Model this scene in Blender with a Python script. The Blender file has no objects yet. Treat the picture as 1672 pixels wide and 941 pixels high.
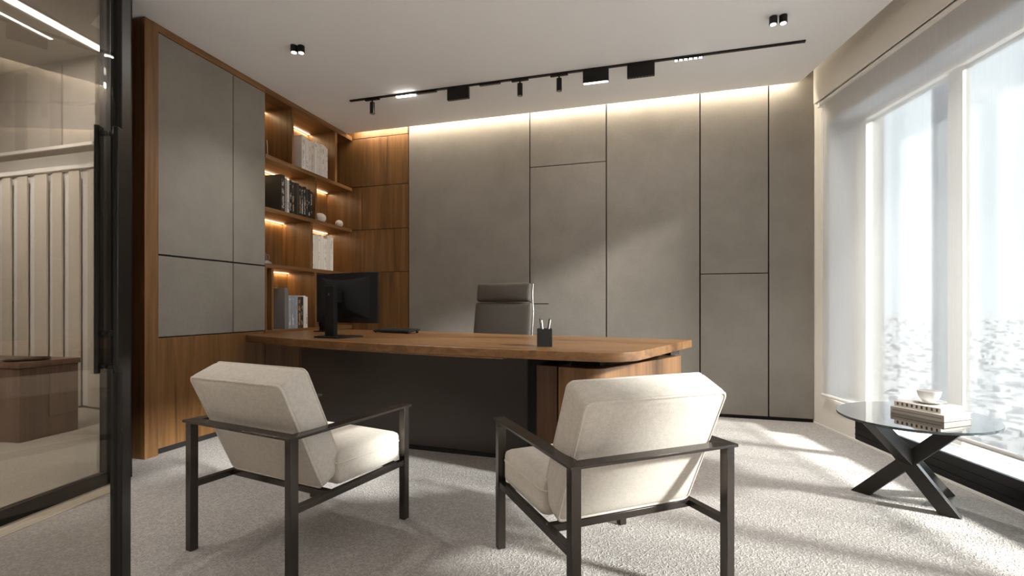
import bpy, bmesh, math, random
from mathutils import Vector, Matrix
random.seed(7)
C = bpy.context.scene.collection
R = math.radians

# ------------------------------------------------------------------ helpers
class MB:
    """collects shapes; build() links them as ONE mesh object"""
    def __init__(s): s.bm = bmesh.new()
    def box(s, x0, x1, y0, y1, z0, z1):
        v = [s.bm.verts.new((x, y, z)) for z in (z0, z1) for y in (y0, y1) for x in (x0, x1)]
        for f in ((0,2,3,1),(4,5,7,6),(0,1,5,4),(2,6,7,3),(0,4,6,2),(1,3,7,5)):
            s.bm.faces.new([v[i] for i in f])
        return s
    def prism(s, pts, z0, z1):
        a = [s.bm.verts.new((x, y, z0)) for x, y in pts]
        b = [s.bm.verts.new((x, y, z1)) for x, y in pts]
        n = len(pts)
        s.bm.faces.new(a[::-1]); s.bm.faces.new(b)
        for i in range(n):
            s.bm.faces.new((a[i], a[(i+1)%n], b[(i+1)%n], b[i]))
        return s
    def beam(s, p0, p1, w, h, up=(0,0,1), cut=None):
        """bar of section w x h; cut='z' trims both ends horizontally"""
        p0, p1 = Vector(p0), Vector(p1)
        d = (p1-p0).normalized(); u = Vector(up)
        sd = d.cross(u).normalized(); t = sd.cross(d).normalized()
        rings = []
        for p in (p0, p1):
            r = []
            for a, b in ((-1,-1),(1,-1),(1,1),(-1,1)):
                q = p + sd*(a*w/2) + t*(b*h/2)
                if cut == 'z': q = q + d*((p.z-q.z)/d.z)
                r.append(s.bm.verts.new(q))
            rings.append(r)
        a, b = rings
        s.bm.faces.new(a[::-1]); s.bm.faces.new(b)
        for i in range(4): s.bm.faces.new((a[i], a[(i+1)%4], b[(i+1)%4], b[i]))
        return s
    def cyl(s, p0, p1, r, n=24, r2=None):
        r2 = r if r2 is None else r2
        p0, p1 = Vector(p0), Vector(p1); d = (p1-p0).normalized()
        u = Vector((0,0,1)) if abs(d.z) < .9 else Vector((1,0,0))
        e1 = d.cross(u).normalized(); e2 = d.cross(e1).normalized()
        A = [s.bm.verts.new(p0+(e1*math.cos(k*2*math.pi/n)+e2*math.sin(k*2*math.pi/n))*r) for k in range(n)]
        Bv = [s.bm.verts.new(p1+(e1*math.cos(k*2*math.pi/n)+e2*math.sin(k*2*math.pi/n))*r2) for k in range(n)]
        s.bm.faces.new(A); s.bm.faces.new(Bv[::-1])
        for i in range(n): s.bm.faces.new((A[i], Bv[i], Bv[(i+1)%n], A[(i+1)%n]))
        return s
    def lathe(s, prof, c=(0,0,0), n=40):
        rings = []
        for r, z in prof:
            if r < 1e-6: rings.append([s.bm.verts.new((c[0], c[1], c[2]+z))])
            else: rings.append([s.bm.verts.new((c[0]+r*math.cos(k*2*math.pi/n), c[1]+r*math.sin(k*2*math.pi/n), c[2]+z)) for k in range(n)])
        for a, b in zip(rings, rings[1:]):
            for i in range(n):
                j = (i+1) % n
                if len(a) == 1 and len(b) == 1: continue
                if len(a) == 1: s.bm.faces.new((a[0], b[i], b[j]))
                elif len(b) == 1: s.bm.faces.new((a[i], a[j], b[0]))
                else: s.bm.faces.new((a[i], a[j], b[j], b[i]))
        return s
    def tube(s, path, r, n=8, closed=False):
        P = [Vector(p) for p in path]; m = len(P); rings = []; prev = None
        for i, p in enumerate(P):
            if closed: d = (P[(i+1)%m]-P[i-1]).normalized()
            else: d = (P[min(i+1,m-1)]-P[max(i-1,0)]).normalized()
            if prev is None:
                u = Vector((0,0,1)) if abs(d.z) < .9 else Vector((1,0,0))
                e1 = d.cross(u).normalized()
            else: e1 = (prev-d*prev.dot(d)).normalized()
            prev = e1; e2 = d.cross(e1)
            rings.append([s.bm.verts.new(p+(e1*math.cos(k*2*math.pi/n)+e2*math.sin(k*2*math.pi/n))*r) for k in range(n)])
        rng = range(m if closed else m-1)
        for i in rng:
            a, b = rings[i], rings[(i+1)%m]
            for k in range(n): s.bm.faces.new((a[k], a[(k+1)%n], b[(k+1)%n], b[k]))
        if not closed: s.bm.faces.new(rings[0][::-1]); s.bm.faces.new(rings[-1])
        return s
    def cushion(s, w, h, t, r=.02, bulge=(.01,.01), mat=None, N=14):
        """rounded padded box centred at origin: x width w, y height h, z thickness t"""
        def ax(L):
            return [-L/2*math.cos(math.pi*i/N) for i in range(N+1)]
        X, Y, Z = ax(w), ax(h), ax(t)
        cache = {}
        M = mat or Matrix()
        def vert(x, y, z):
            k = (round(x,5), round(y,5), round(z,5))
            if k in cache: return cache[k]
            p = Vector((x,y,z))
            q = Vector((max(-w/2+r,min(w/2-r,x)), max(-h/2+r,min(h/2-r,y)), max(-t/2+r,min(t/2-r,z))))
            d = p-q
            if d.length > 1e-9: p = q+d.normalized()*r
            fx, fy, fz = 1-(2*x/w)**2, 1-(2*y/h)**2, 1-(2*z/t)**2
            p.z += (1 if z > 0 else -1)*bulge[0]*max(0,fx)*max(0,fy)*(abs(2*z/t)**2)
            p.x += (1 if x > 0 else -1)*bulge[1]*max(0,fy)*max(0,fz)*(abs(2*x/w)**2)
            p.y += (1 if y > 0 else -1)*bulge[1]*max(0,fx)*max(0,fz)*(abs(2*y/h)**2)
            v = s.bm.verts.new(M @ p); cache[k] = v; return v
        for i in range(N):
            for j in range(N):
                for sg in (-1, 1):
                    for q in (((X[i],Y[j],sg*t/2),(X[i+1],Y[j],sg*t/2),(X[i+1],Y[j+1],sg*t/2),(X[i],Y[j+1],sg*t/2)),
                              ((X[i],sg*h/2,Z[j]),(X[i+1],sg*h/2,Z[j]),(X[i+1],sg*h/2,Z[j+1]),(X[i],sg*h/2,Z[j+1])),
                              ((sg*w/2,Y[i],Z[j]),(sg*w/2,Y[i+1],Z[j]),(sg*w/2,Y[i+1],Z[j+1]),(sg*w/2,Y[i],Z[j+1]))):
                        vs = [vert(*c) for c in q]
                        if len(set(vs)) == 4: s.bm.faces.new(vs)
        return s
    def build(s, name, mat, parent=None, bevel=0, smooth=35, seg=2):
        bmesh.ops.recalc_face_normals(s.bm, faces=s.bm.faces[:])
        me = bpy.data.meshes.new(name); s.bm.to_mesh(me); s.bm.free()
        if smooth:
            for p in me.polygons: p.use_smooth = True
            me.set_sharp_from_angle(angle=R(smooth))
        me.materials.append(mat)
        o = bpy.data.objects.new(name, me); C.objects.link(o)
        if parent: o.parent = parent
        if bevel:
            b = o.modifiers.new('bevel', 'BEVEL'); b.width = bevel; b.segments = seg
            b.limit_method = 'ANGLE'; b.angle_limit = R(40)
        return o

def empty(name, loc=(0,0,0), rz=0):
    o = bpy.data.objects.new(name, None); C.objects.link(o)
    o.location = loc; o.rotation_euler = (0,0,rz); o.empty_display_size = .1
    return o
def tag(o, label=None, cat=None, group=None, kind=None):
    for k, v in (('label',label),('category',cat),('group',group),('kind',kind)):
        if v: o[k] = v
    return o
def thing(name, label, cat, loc=(0,0,0), rz=0, group=None):
    return tag(empty(name, loc, rz), label, cat, group)
def struct(name, mb, mat, bevel=0, label=None, loc=None, rz=0, cat=None):
    o = mb.build(name, mat, None, bevel)
    if loc: o.location = loc; o.rotation_euler = (0,0,rz)
    return tag(o, label, cat, kind='structure')
def rrect(w, h, r, n=6):
    out = []
    for cx, cy, a in ((w/2-r,h/2-r,0),(-w/2+r,h/2-r,90),(-w/2+r,-h/2+r,180),(w/2-r,-h/2+r,270)):
        for k in range(n+1):
            t = R(a+90*k/n); out.append((cx+r*math.cos(t), cy+r*math.sin(t)))
    return out

# ------------------------------------------------------------------ materials
def new_mat(name):
    m = bpy.data.materials.new(name); m.use_nodes = True
    nt = m.node_tree; b = nt.nodes['Principled BSDF']
    return m, nt, b
def plain(name, col, rough=.5, metal=0, spec=.5, coat=0):
    m, nt, b = new_mat(name)
    b.inputs['Base Color'].default_value = (*col, 1)
    b.inputs['Roughness'].default_value = rough
    b.inputs['Metallic'].default_value = metal
    b.inputs['Specular IOR Level'].default_value = spec
    b.inputs['Coat Weight'].default_value = coat
    return m
def coords(nt, scale, rand=0):
    tc = nt.nodes.new('ShaderNodeTexCoord'); mp = nt.nodes.new('ShaderNodeMapping')
    mp.inputs['Scale'].default_value = scale
    nt.links.new(tc.outputs['Object'], mp.inputs['Vector'])
    if rand:
        oi = nt.nodes.new('ShaderNodeObjectInfo'); mu = nt.nodes.new('ShaderNodeVectorMath'); mu.operation = 'SCALE'
        mu.inputs[0].default_value = (rand, rand*.7, rand*.4)
        nt.links.new(oi.outputs['Random'], mu.inputs['Scale']); nt.links.new(mu.outputs[0], mp.inputs['Location'])
    return mp.outputs['Vector']
def noise(nt, vec, scale, detail=3, rough=.5, dist=0):
    n = nt.nodes.new('ShaderNodeTexNoise')
    n.inputs['Scale'].default_value = scale; n.inputs['Detail'].default_value = detail
    n.inputs['Roughness'].default_value = rough; n.inputs['Distortion'].default_value = dist
    nt.links.new(vec, n.inputs['Vector']); return n.outputs['Fac']
def ramp(nt, fac, stops):
    r = nt.nodes.new('ShaderNodeValToRGB'); e = r.color_ramp.elements
    while len(e) < len(stops): e.new(.5)
    for el, (p, c) in zip(e, stops): el.position = p; el.color = (*c, 1) if len(c) == 3 else c
    nt.links.new(fac, r.inputs['Fac']); return r.outputs['Color']
def mix(nt, fac, a, b, mode='MIX'):
    m = nt.nodes.new('ShaderNodeMix'); m.data_type = 'RGBA'; m.blend_type = mode
    for sock, v in ((m.inputs[0], fac), (m.inputs[6], a), (m.inputs[7], b)):
        if isinstance(v, (int, float)): sock.default_value = v
        elif isinstance(v, tuple): sock.default_value = (*v, 1)
        else: nt.links.new(v, sock)
    return m.outputs[2]
def bump(nt, b, h, strength=.3, dist=.002):
    n = nt.nodes.new('ShaderNodeBump'); n.inputs['Strength'].default_value = strength
    n.inputs['Distance'].default_value = dist
    nt.links.new(h, n.inputs['Height']); nt.links.new(n.outputs[0], b.inputs['Normal'])
def wood(name, grain='z', dark=(.105,.048,.018), mid=(.205,.099,.035), light=(.295,.148,.054), rough=.36, rand=3):
    m, nt, b = new_mat(name)
    g = {'x':(.55,13,13),'y':(13,.55,13),'z':(13,13,.55)}[grain]
    v = coords(nt, g, rand)
    big = noise(nt, v, 1.0, 5, .6, 1.2)
    col = ramp(nt, big, [(.28,dark),(.5,mid),(.75,light)])
    f = {'x':(3,120,120),'y':(120,3,120),'z':(120,120,3)}[grain]
    fine = noise(nt, coords(nt, f, rand), 1.0, 3, .6)
    fcol = ramp(nt, fine, [(.3,(.55,.5,.45)),(.6,(1,1,1))])
    nt.links.new(mix(nt, .55, col, fcol, 'MULTIPLY'), b.inputs['Base Color'])
    b.inputs['Roughness'].default_value = rough
    bump(nt, b, fine, .08, .001)
    return m
def fabric(name, c1, c2, scale=260, rough=.95, strength=.35, big=.12):
    m, nt, b = new_mat(name)
    v = coords(nt, (1,1,1))
    n = noise(nt, v, scale, 2, .6)
    n2 = noise(nt, v, 60, 3, .6)
    c = ramp(nt, n, [(.35,c1),(.65,c2)])
    sh = ramp(nt, n2, [(.3,(1-big,)*3),(.7,(1,1,1))])
    nt.links.new(mix(nt, 1, c, sh, 'MULTIPLY'), b.inputs['Base Color'])
    b.inputs['Roughness'].default_value = rough
    b.inputs['Specular IOR Level'].default_value = .15
    bump(nt, b, n, strength, .0015)
    return m
def carpet_mat(name, c1, c2):
    m, nt, b = new_mat(name)
    v = coords(nt, (1,1,1))
    n = noise(nt, v, 55, 1, .4, .6)
    sb = nt.nodes.new('ShaderNodeMath'); sb.operation = 'SUBTRACT'; sb.inputs[1].default_value = .5
    ab = nt.nodes.new('ShaderNodeMath'); ab.operation = 'ABSOLUTE'
    nt.links.new(n, sb.inputs[0]); nt.links.new(sb.outputs[0], ab.inputs[0])
    ridge = ramp(nt, ab.outputs[0], [(0,(1,1,1)),(.06,(.35,.35,.35)),(.13,(0,0,0))])
    n2 = noise(nt, v, 400, 2, .7)
    col = mix(nt, ridge, c1, c2)
    sp = ramp(nt, n2, [(.3,(.8,.8,.8)),(.7,(1.0,1.0,1.0))])
    nt.links.new(mix(nt, 1, col, sp, 'MULTIPLY'), b.inputs['Base Color'])
    b.inputs['Roughness'].default_value = 1; b.inputs['Specular IOR Level'].default_value = .05
    bump(nt, b, ridge, .5, .006)
    return m
def panel_mat(name, c1, c2):
    m, nt, b = new_mat(name)
    v = coords(nt, (1,1,1), 5)
    n = noise(nt, v, 3.5, 4, .6); n2 = noise(nt, v, 150, 3, .7)
    col = ramp(nt, n, [(.3,c1),(.7,c2)])
    sp = ramp(nt, n2, [(.28,(.78,.78,.78)),(.5,(1,1,1))])
    nt.links.new(mix(nt, .8, col, sp, 'MULTIPLY'), b.inputs['Base Color'])
    b.inputs['Roughness'].default_value = .75; b.inputs['Specular IOR Level'].default_value = .3
    bump(nt, b, n2, .15, .001)
    return m
def emit(name, col, s):
    m, nt, b = new_mat(name)
    b.inputs['Base Color'].default_value = (.8,.8,.8,1)
    b.inputs['Emission Color'].default_value = (*col,1); b.inputs['Emission Strength'].default_value = s
    return m
def glass_mat(name, tint=(1,1,1), refl=1.0, rough=0.0, base=.04):
    """thin clear pane: see-through with fresnel mirror"""
    m, nt, b = new_mat(name); nt.nodes.remove(b)
    out = nt.nodes['Material Output']
    t = nt.nodes.new('ShaderNodeBsdfTransparent'); t.inputs[0].default_value = (*tint,1)
    g = nt.nodes.new('ShaderNodeBsdfGlossy'); g.inputs['Roughness'].default_value = rough
    fr = nt.nodes.new('ShaderNodeFresnel'); fr.inputs[0].default_value = 1.45
    mu = nt.nodes.new('ShaderNodeMath'); mu.operation = 'MULTIPLY'; mu.inputs[1].default_value = refl
    mx = nt.nodes.new('ShaderNodeMixShader')
    nt.links.new(fr.outputs[0], mu.inputs[0]); nt.links.new(mu.outputs[0], mx.inputs[0])
    nt.links.new(t.outputs[0], mx.inputs[1]); nt.links.new(g.outputs[0], mx.inputs[2])
    nt.links.new(mx.outputs[0], out.inputs[0])
    return m
def sheer_mat(name, open_, col):
    m, nt, b = new_mat(name); nt.nodes.remove(b)
    out = nt.nodes['Material Output']
    t = nt.nodes.new('ShaderNodeBsdfTransparent')
    tl = nt.nodes.new('ShaderNodeBsdfTranslucent'); tl.inputs[0].default_value = (*col,1)
    df = nt.nodes.new('ShaderNodeBsdfDiffuse'); df.inputs[0].default_value = (*col,1)
    a = nt.nodes.new('ShaderNodeMixShader'); a.inputs[0].default_value = .97
    nt.links.new(tl.outputs[0], a.inputs[1]); nt.links.new(df.outputs[0], a.inputs[2])
    v = coords(nt, (1, 1, 1))
    w = noise(nt, coords(nt, (900, 900, 4)), 1, 1); w2 = noise(nt, coords(nt, (4, 4, 900)), 1, 1)
    mm = nt.nodes.new('ShaderNodeMath'); mm.operation = 'MULTIPLY_ADD'; mm.inputs[1].default_value = .16; mm.inputs[2].default_value = 1-open_-.08
    nt.links.new(w, mm.inputs[0])
    x = nt.nodes.new('ShaderNodeMixShader')
    nt.links.new(mm.outputs[0], x.inputs[0])
    nt.links.new(t.outputs[0], x.inputs[1]); nt.links.new(a.outputs[0], x.inputs[2])
    nt.links.new(x.outputs[0], out.inputs[0])
    return m

WOOD = wood('walnut_vertical', 'z')
WOODX = wood('walnut_lengthwise', 'x')
WOODD = wood('walnut_darkened', 'z', (.05,.022,.010), (.085,.038,.016), (.12,.055,.024), .4)  # darkened walnut; also the shade painted on the right pedestal's side
WOODB = wood('walnut_grey_brown', 'z', (.10,.055,.035), (.17,.10,.066), (.22,.135,.09), .4)
GREYP = panel_mat('grey_door_laminate', (.225,.20,.168), (.262,.235,.20))
WALLP = panel_mat('taupe_wall_panel', (.236,.210,.182), (.276,.246,.214))
BLACK = plain('black_gap', (.008,.007,.006), .8)
CREAM = plain('cream_paint', (.78,.745,.69), .6)
FRAME = plain('window_frame_paint', (.50,.475,.44), .6)
CEIL = plain('ceiling_paint', (.93,.93,.93), .85, spec=.2)
WHITE = plain('white_paint', (.80,.78,.75), .45)
CARPET = carpet_mat('loop_carpet', (.39,.362,.335), (.56,.528,.495))
BEIGE = carpet_mat('beige_carpet', (.42,.38,.32), (.54,.49,.42))
LINEN = fabric('cream_linen', (.60,.545,.475), (.70,.645,.575))
PIPE = fabric('cream_piping', (.64,.585,.515), (.72,.665,.595))
METAL = plain('dark_bronze_metal', (.085,.074,.066), .24, .85)
BMETAL = plain('black_metal', (.007,.0065,.006), .36, .1, .35)
LEGM = plain('black_stained_wood', (.013,.011,.009), .45, spec=.35)
BPLAST = plain('black_plastic', (.010,.010,.010), .55, spec=.25)
SCREEN = plain('black_screen', (.006,.006,.007), .12)
LEATHER = fabric('grey_brown_leather', (.092,.080,.068), (.102,.089,.076), 90, .42, .12, .05)
CHROME = plain('chrome', (.75,.74,.72), .14, 1)
DPANEL = plain('dark_bronze_panel', (.052,.042,.036), .36, .25)
PORC = plain('white_porcelain', (.82,.81,.79), .18)
STONE = fabric('white_stone', (.62,.58,.53), (.72,.68,.63), 40, .6, .2)
WINGLASS = glass_mat('window_glass', (.96,.98,.98), .8)
DOORGLASS = glass_mat('door_glass', (.86,.845,.82), .18)
PARTGLASS = glass_mat('partition_glass', (.94,.92,.90), .3)
TABGLASS = glass_mat('table_glass', (.90,.93,.93), 2.2)
TABEDGE = plain('table_glass_edge', (.045,.06,.06), .1)
SHEER = sheer_mat('sheer_roller_fabric', .42, (.58,.585,.59))
SILL = plain('glossy_sill', (.78,.81,.85), .07, .8)
TROUGH = plain('black_convector', (.004,.004,.004), .35, spec=.25)
FIN = plain('blue_grey_aluminium', (.20,.25,.34), .6)
LEDW = emit('warm_led', (1,.76,.46), 1.5)
LEDC = emit('cove_led', (1,.9,.72), 5)
LEDN = emit('neutral_led', (1,.95,.88), 10)
LAMP = emit('lamp_lens', (1,.93,.82), 6)
LEDCO = emit('corridor_led', (1,.95,.88), 2.2)

# ------------------------------------------------------------------ frames of the room (metres; camera stands at the origin)
H = 3.02
PL = Vector((-1.865, 5.645)); PR = Vector((2.70, 4.32))
AL = math.atan2(-.9652, -.2616); AB = math.atan2(-.2787, .9607); AR = math.atan2(-1, -.068)
def loc2(P, ang, x, y=0):
    return Vector((P.x+x*math.cos(ang)-y*math.sin(ang), P.y+x*math.sin(ang)+y*math.cos(ang)))
fl = lambda x, y=0: loc2(PL, AL, x, y)      # left unit: x towards the camera, y into the room
fb = lambda x, y=0: loc2(PL, AB, x, y)      # back wall: x to the right, y behind the wall
fr = lambda x, y=0: loc2(PR, AR, x, y)      # window wall: x towards the camera, y outwards
ZB = -1.7                                    # rear wall behind the camera

# floor, corridor floor
rr = fr(4.32+1.7+.02, 0)
part = lambda Z, off=0: Vector((-2.662+.106*Z+off, Z))       # line of the glass partition
p = [part(ZB), part(2.98), fl(2.44, -.2), fl(2.44,-.39), fl(-.45,-.39), fb(-.3,.1), fb(4.9,.1), fr(-.1,.32), fr(6.1,.32)]
struct('floor', MB().prism([tuple(q) for q in p], -.05, 0), CARPET, label='grey loop pile carpet', cat='floor')
pc = [(-7.5,ZB), (part(ZB).x-.004,ZB), (part(2.98).x-.004,2.98), tuple(fl(2.45,-.2)), tuple(fl(2.45,-.39)), tuple(fl(-.45,-.394)), (-2.2,7.2), (-7.5,7.2)]
struct('floor_corridor', MB().prism(pc, -.05, -.001), BEIGE, label='beige carpet beyond the glass', cat='floor')

# ceiling: dropped slab with a cove gap at back wall and window
ce = [tuple(part(ZB,-.05)), tuple(part(2.98,-.05)), tuple(fl(2.46,-.46)), tuple(fl(-.02,-.46)), tuple(fb(-.02,-.10)), tuple(fb(4.60,-.10)), tuple(fr(.105,-.16)), tuple(fr(6.1,-.16))]
# intersection of the two gap lines
def isect(p1, a1, p2, a2):
    d1 = Vector((math.cos(a1), math.sin(a1))); d2 = Vector((math.cos(a2), math.sin(a2)))
    w = p2-p1; t = (w.x*d2.y-w.y*d2.x)/(d1.x*d2.y-d1.y*d2.x); return p1+d1*t
cc = isect(fb(0,-.10), AB, fr(0,-.16), AR)
ce[5:7] = [tuple(cc)]
struct('ceiling', MB().prism(ce, H, H+.07), CEIL, label='pale plain dropped ceiling', cat='ceiling')
up = [(-7.5,ZB-.2), (4.2,ZB-.2), (4.2,7.2), (-7.5,7.2)]
struct('ceiling_upper', MB().prism([tuple(fr(6.2,.30)), tuple(fr(-.3,.30)), tuple(fb(5.0,.35)), tuple(fb(-.6,.35)), (-7.5,7.2), (-7.5,ZB-.2)], H+.24, H+.32), CEIL)

# back wall: dark backing with panels and shadow gaps
wb = struct('wall_back', MB().box(-.47, 4.79, .021, .25, 0, H+.24), BLACK, label='back wall of taupe panels and walnut veneer', cat='wall', loc=(PL.x,PL.y,0), rz=AB)
g = .006
def wpan(x0, x1, z0, z1, m=WALLP, n='wall_panel', gz=.004):
    MB().box(x0+g, x1-g, 0, .02, z0+gz, z1-gz).build(n, m, wb, .0015)
T = H+.23
wpan(.73, 2.135, .03, T); wpan(2.135, 2.922, .03, 2.49); wpan(2.135, 2.922, 2.49, T); wpan(2.922, 3.798, .03, T)
wpan(3.798, 4.385, .03, 1.347); wpan(3.798, 4.385, 1.347, T); wpan(4.385, 4.755, .03, T)
MB().box(2.142, 2.337, -.0012, .0012, 1.064, 1.072).build('finger_slot', BLACK, wb)
def vpan(x0, x1, z0, z1): 
    MB().box(x0+.0035, x1-.0035, .001, .02, z0+.0035, z1-.0035).build('veneer_panel', WOOD, wb, .001)
vpan(-.44, .727, 2.985, T)
for x0,x1,z0,z1 in ((-.44,.458,2.425,2.985),(.458,.727,2.425,2.985),(-.44,.131,1.925,2.425),(.131,.727,1.925,2.425),(-.44,.552,1.433,1.925),(.552,.727,1.433,1.925),(-.44,.20,.03,1.433),(.20,.727,.03,1.433)): vpan(x0,x1,z0,z1)

# window wall
WT = .23
m = MB()
m.box(-.12, .19, 0, .36, 0, H+.24)                 # corner pier
m.box(.19, 6.1, 0, .36, 2.60, H+.24)               # lintel
m.box(3.98, 6.1, 0, .36, 0, 2.60)                 # unseen solid wall past the last pane, placed to block sun on the left
m.box(.19, .567, 0, .22, 0, .262)                  # solid upstand beside the convector
wr = struct('wall_right', m, CREAM, label='cream window wall', cat='wall', loc=(PR.x,PR.y,0), rz=AR)
MB().box(.19, .377, .20, .34, .16, 2.60).build('jamb', FRAME, wr)
struct('baseboard_right', MB().box(0, 6.0, -.008, 0-.001, 0, .014), WHITE, label='thin white skirting under window wall', cat='baseboard', loc=(PR.x,PR.y,0), rz=AR)
w1 = struct('window_1', MB().box(.377,3.979,.20,.30,2.565,2.5995).box(.377,3.979,.20,.30,.10,.165), CREAM, label='tall window with cream frame', cat='window', loc=(PR.x,PR.y,0), rz=AR)
for x in (1.143, 2.02, 2.90, 3.868):
    MB().box(x, x+.111, .225, .275, .165, 2.565).build('mullion', FRAME, w1, .004)
xs = [.377, 1.254, 2.131, 3.011]
xe = [1.143, 2.02, 2.90, 3.868]
for a, b in zip(xs, xe):
    MB().box(a, b, .247, .253, .165, 2.565).build('pane', WINGLASS, w1)
    MB().beam((a+.431+.035,.445,-1.0),(a+.431+.035,.445,4.0), .022, .15, up=(math.cos(R(152)-AR),math.sin(R(152)-AR),0)).build('facade_fin', FIN, w1, .004)
rv = MB().box(.1905,.1925,.002,.199,.263,2.598).box(.1935,3.978,.002,.199,2.597,2.5995).build('reveal', plain('grey_reveal',(.40,.405,.42),.7), wr)
# low convector trough and sill
cv = thing('convector_trough', 'long black low convector box under the window sill', 'radiator', (PR.x,PR.y,0), AR)
MB().box(.57, 3.97, 0.0, .018, .0145, .162).build('front_panel', TROUGH, cv, .002)
MB().box(.57, 3.97, -.004, 0-.0002, .05, .056).box(.57, 3.97, -.004, -.0002, .10, .106).build('rib', TROUGH, cv)
st = struct('trim_1', MB().box(.57, 3.97, .02, .19, .145, .163), SILL, .002, label='glossy window sill', cat='sill', loc=(PR.x,PR.y,0), rz=AR)
# pelmet
struct('trim_2', MB().box(.10, 6.05, -.062, -.050, 2.805, H+.23).box(.10,.115,-.050,-.001,2.805,H+.23).box(.115, 6.05, -.050, -.001, 2.99, 3.005), CREAM, .002, label='cream pelmet box above the blind', cat='pelmet', loc=(PR.x,PR.y,0), rz=AR)
# roller blind
rb = thing('roller_blind', 'sheer white roller blind lowered across the tall window', 'blind', (PR.x,PR.y,0), AR)
m = MB(); nx = 60                                       # one layer of cloth with a faint ripple
for zt in (.30, 2.79):
    for k in range(nx+1): m.bm.verts.new((.185+3.95*k/nx, -.030+.0012*math.sin(k*.9), zt))
m.bm.verts.ensure_lookup_table()
for k in range(nx): m.bm.faces.new([m.bm.verts[i] for i in (k,k+1,nx+2+k,nx+1+k)])
m.build('fabric', SHEER, rb)
MB().tube([(.18,-.03,.288),(4.14,-.03,.288)], .014, 10).build('hem_bar', WHITE, rb)
MB().cyl((.17,-.024,2.792),(4.16,-.024,2.792), .022, 24).build('roller_tube', WHITE, rb)
MB().box(.13,.168,-.048,-.002,2.76,2.86).build('end_bracket', WHITE, rb, .003)
MB().tube([(.15,-.02,2.75),(.15,-.02,1.30),(.162,-.02,1.29),(.172,-.02,1.30),(.172,-.02,2.74)], .0025, 6).build('bead_chain', WHITE, rb)
MB().cyl((.15,-.02,1.36),(.15,-.02,1.42), .005, 10).build('chain_weight', WHITE, rb)

# rear wall behind the camera, corridor walls
struct('wall_rear', MB().box(-7.5, 3.4, ZB-.2, ZB, 0, H+.24), WHITE)
wl = struct('wall_left', MB().prism([tuple(part(2.84,-.06)), tuple(part(2.84,.02)), tuple(part(2.965,.02)), tuple(fl(2.444,-.12)), tuple(fl(2.444,-.22)), tuple(part(2.97,-.07))], 0, H), BMETAL, label='glass partition with black frame on the left', cat='wall')
def along(z0, z1, w0, w1, za, zb, n, mt, bv=.002):
    MB().prism([tuple(part(za,w0)), tuple(part(zb,w0)), tuple(part(zb,w1)), tuple(part(za,w1))], z0, z1).build(n, mt, wl, bv)
along(.0, .075, -.05, -.005, ZB, 2.838, 'bottom_rail', BMETAL)
along(H-.06, H, -.05, -.005, ZB, 2.838, 'top_rail', BMETAL)
along(.075, H-.06, -.033, -.021, ZB, 2.838, 'pane', PARTGLASS, 0)
MB().prism([tuple(part(ZB,.0)), tuple(part(2.838,.0)), tuple(part(2.838,.125)), tuple(part(ZB,.125))], 0, .004).build('threshold', wood('pale_oak', 'y', (.55,.47,.37),(.64,.56,.46),(.72,.64,.54),.4), wl)

# ------------------------------------------------------------------ door leaf standing open in the foreground
dr = empty('door_1', (-1.195,1.4955,0), math.atan2(-.95,.30))     # local x runs from the closing stile towards the hinge
tag(dr, 'glass door leaf with black frame and long pull handle, standing open', 'door', kind='structure')
DH = 2.72
MB().box(0, .062, -.015, .015, .008, DH).build('stile', BMETAL, dr, .003)
MB().box(.93, 1.0, -.015, .015, .008, DH).build('stile', BMETAL, dr, .003)
MB().box(.062, .93, -.014, .014, .008, .10).build('bottom_rail', BMETAL, dr, .003)
MB().box(.062, .93, -.014, .014, DH-.08, DH).build('top_rail', BMETAL, dr, .003)
MB().box(.062, .93, -.004, .004, .10, DH-.08).build('pane', DOORGLASS, dr)
for sg in (-1, 1):
    hd = MB().box(.092, .122, sg*.0225-.007, sg*.0225+.007, .855, 1.565).build('handle', BMETAL, dr, .003)
    q = MB()
    for z in (.875, .97, 1.545): q.cyl((.107, sg*.0042, z), (.107, sg*.0155, z), .008, 12)
    q.build('standoff', BMETAL, hd)

# ------------------------------------------------------------------ corridor beyond the glass
struct('wall_corridor_side', MB().box(-7.5,-7.3,ZB,7.2,0,H+.24), CREAM)
cw = Vector((-4.17,4.88))
struct('wall_corridor', MB().box(-4.2, 1.40, .25, .40, 0, H+.24), CREAM, loc=(cw.x,cw.y,0), rz=AB)
struct('wall_corridor_end', MB().box(-.55, 2.42, -.42, -.378, 0, H+.24), CREAM, loc=(PL.x,PL.y,0), rz=AL)
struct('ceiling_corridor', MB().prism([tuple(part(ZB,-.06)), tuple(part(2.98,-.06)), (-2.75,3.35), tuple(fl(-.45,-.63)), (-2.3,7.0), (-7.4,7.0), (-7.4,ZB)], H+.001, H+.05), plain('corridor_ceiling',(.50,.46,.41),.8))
bk = loc2(Vector((-3.80,3.95)), AB, 0)
tr3 = struct('trim_3', MB().box(-3.4, .55, 0, .10, 2.31, H), plain('bulkhead_paint',(.42,.38,.335),.7), label='beige corridor bulkhead', cat='bulkhead', loc=(bk.x,bk.y,0), rz=AB)
q = MB()
for k in range(9): q.box(-3.3+k*.42, -3.17+k*.42, -.012, -.0005, 2.336, 2.98)
q.build('band', plain('bulkhead_band',(.34,.305,.27),.7), tr3)
MB().box(-3.4,.55,-.02,-.0005,2.31,2.335).build('lip', CREAM, tr3)
cu = thing('panel_curtain', 'row of pale and tan vertical curtain strips beyond the glass partition', 'curtain', (cw.x,cw.y,0), AB)
s1 = fabric('pale_strip', (.72,.70,.67),(.80,.78,.75),120); s2 = fabric('tan_strip',(.60,.53,.45),(.67,.60,.51),120)
x = -2.9; k = 0
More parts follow.
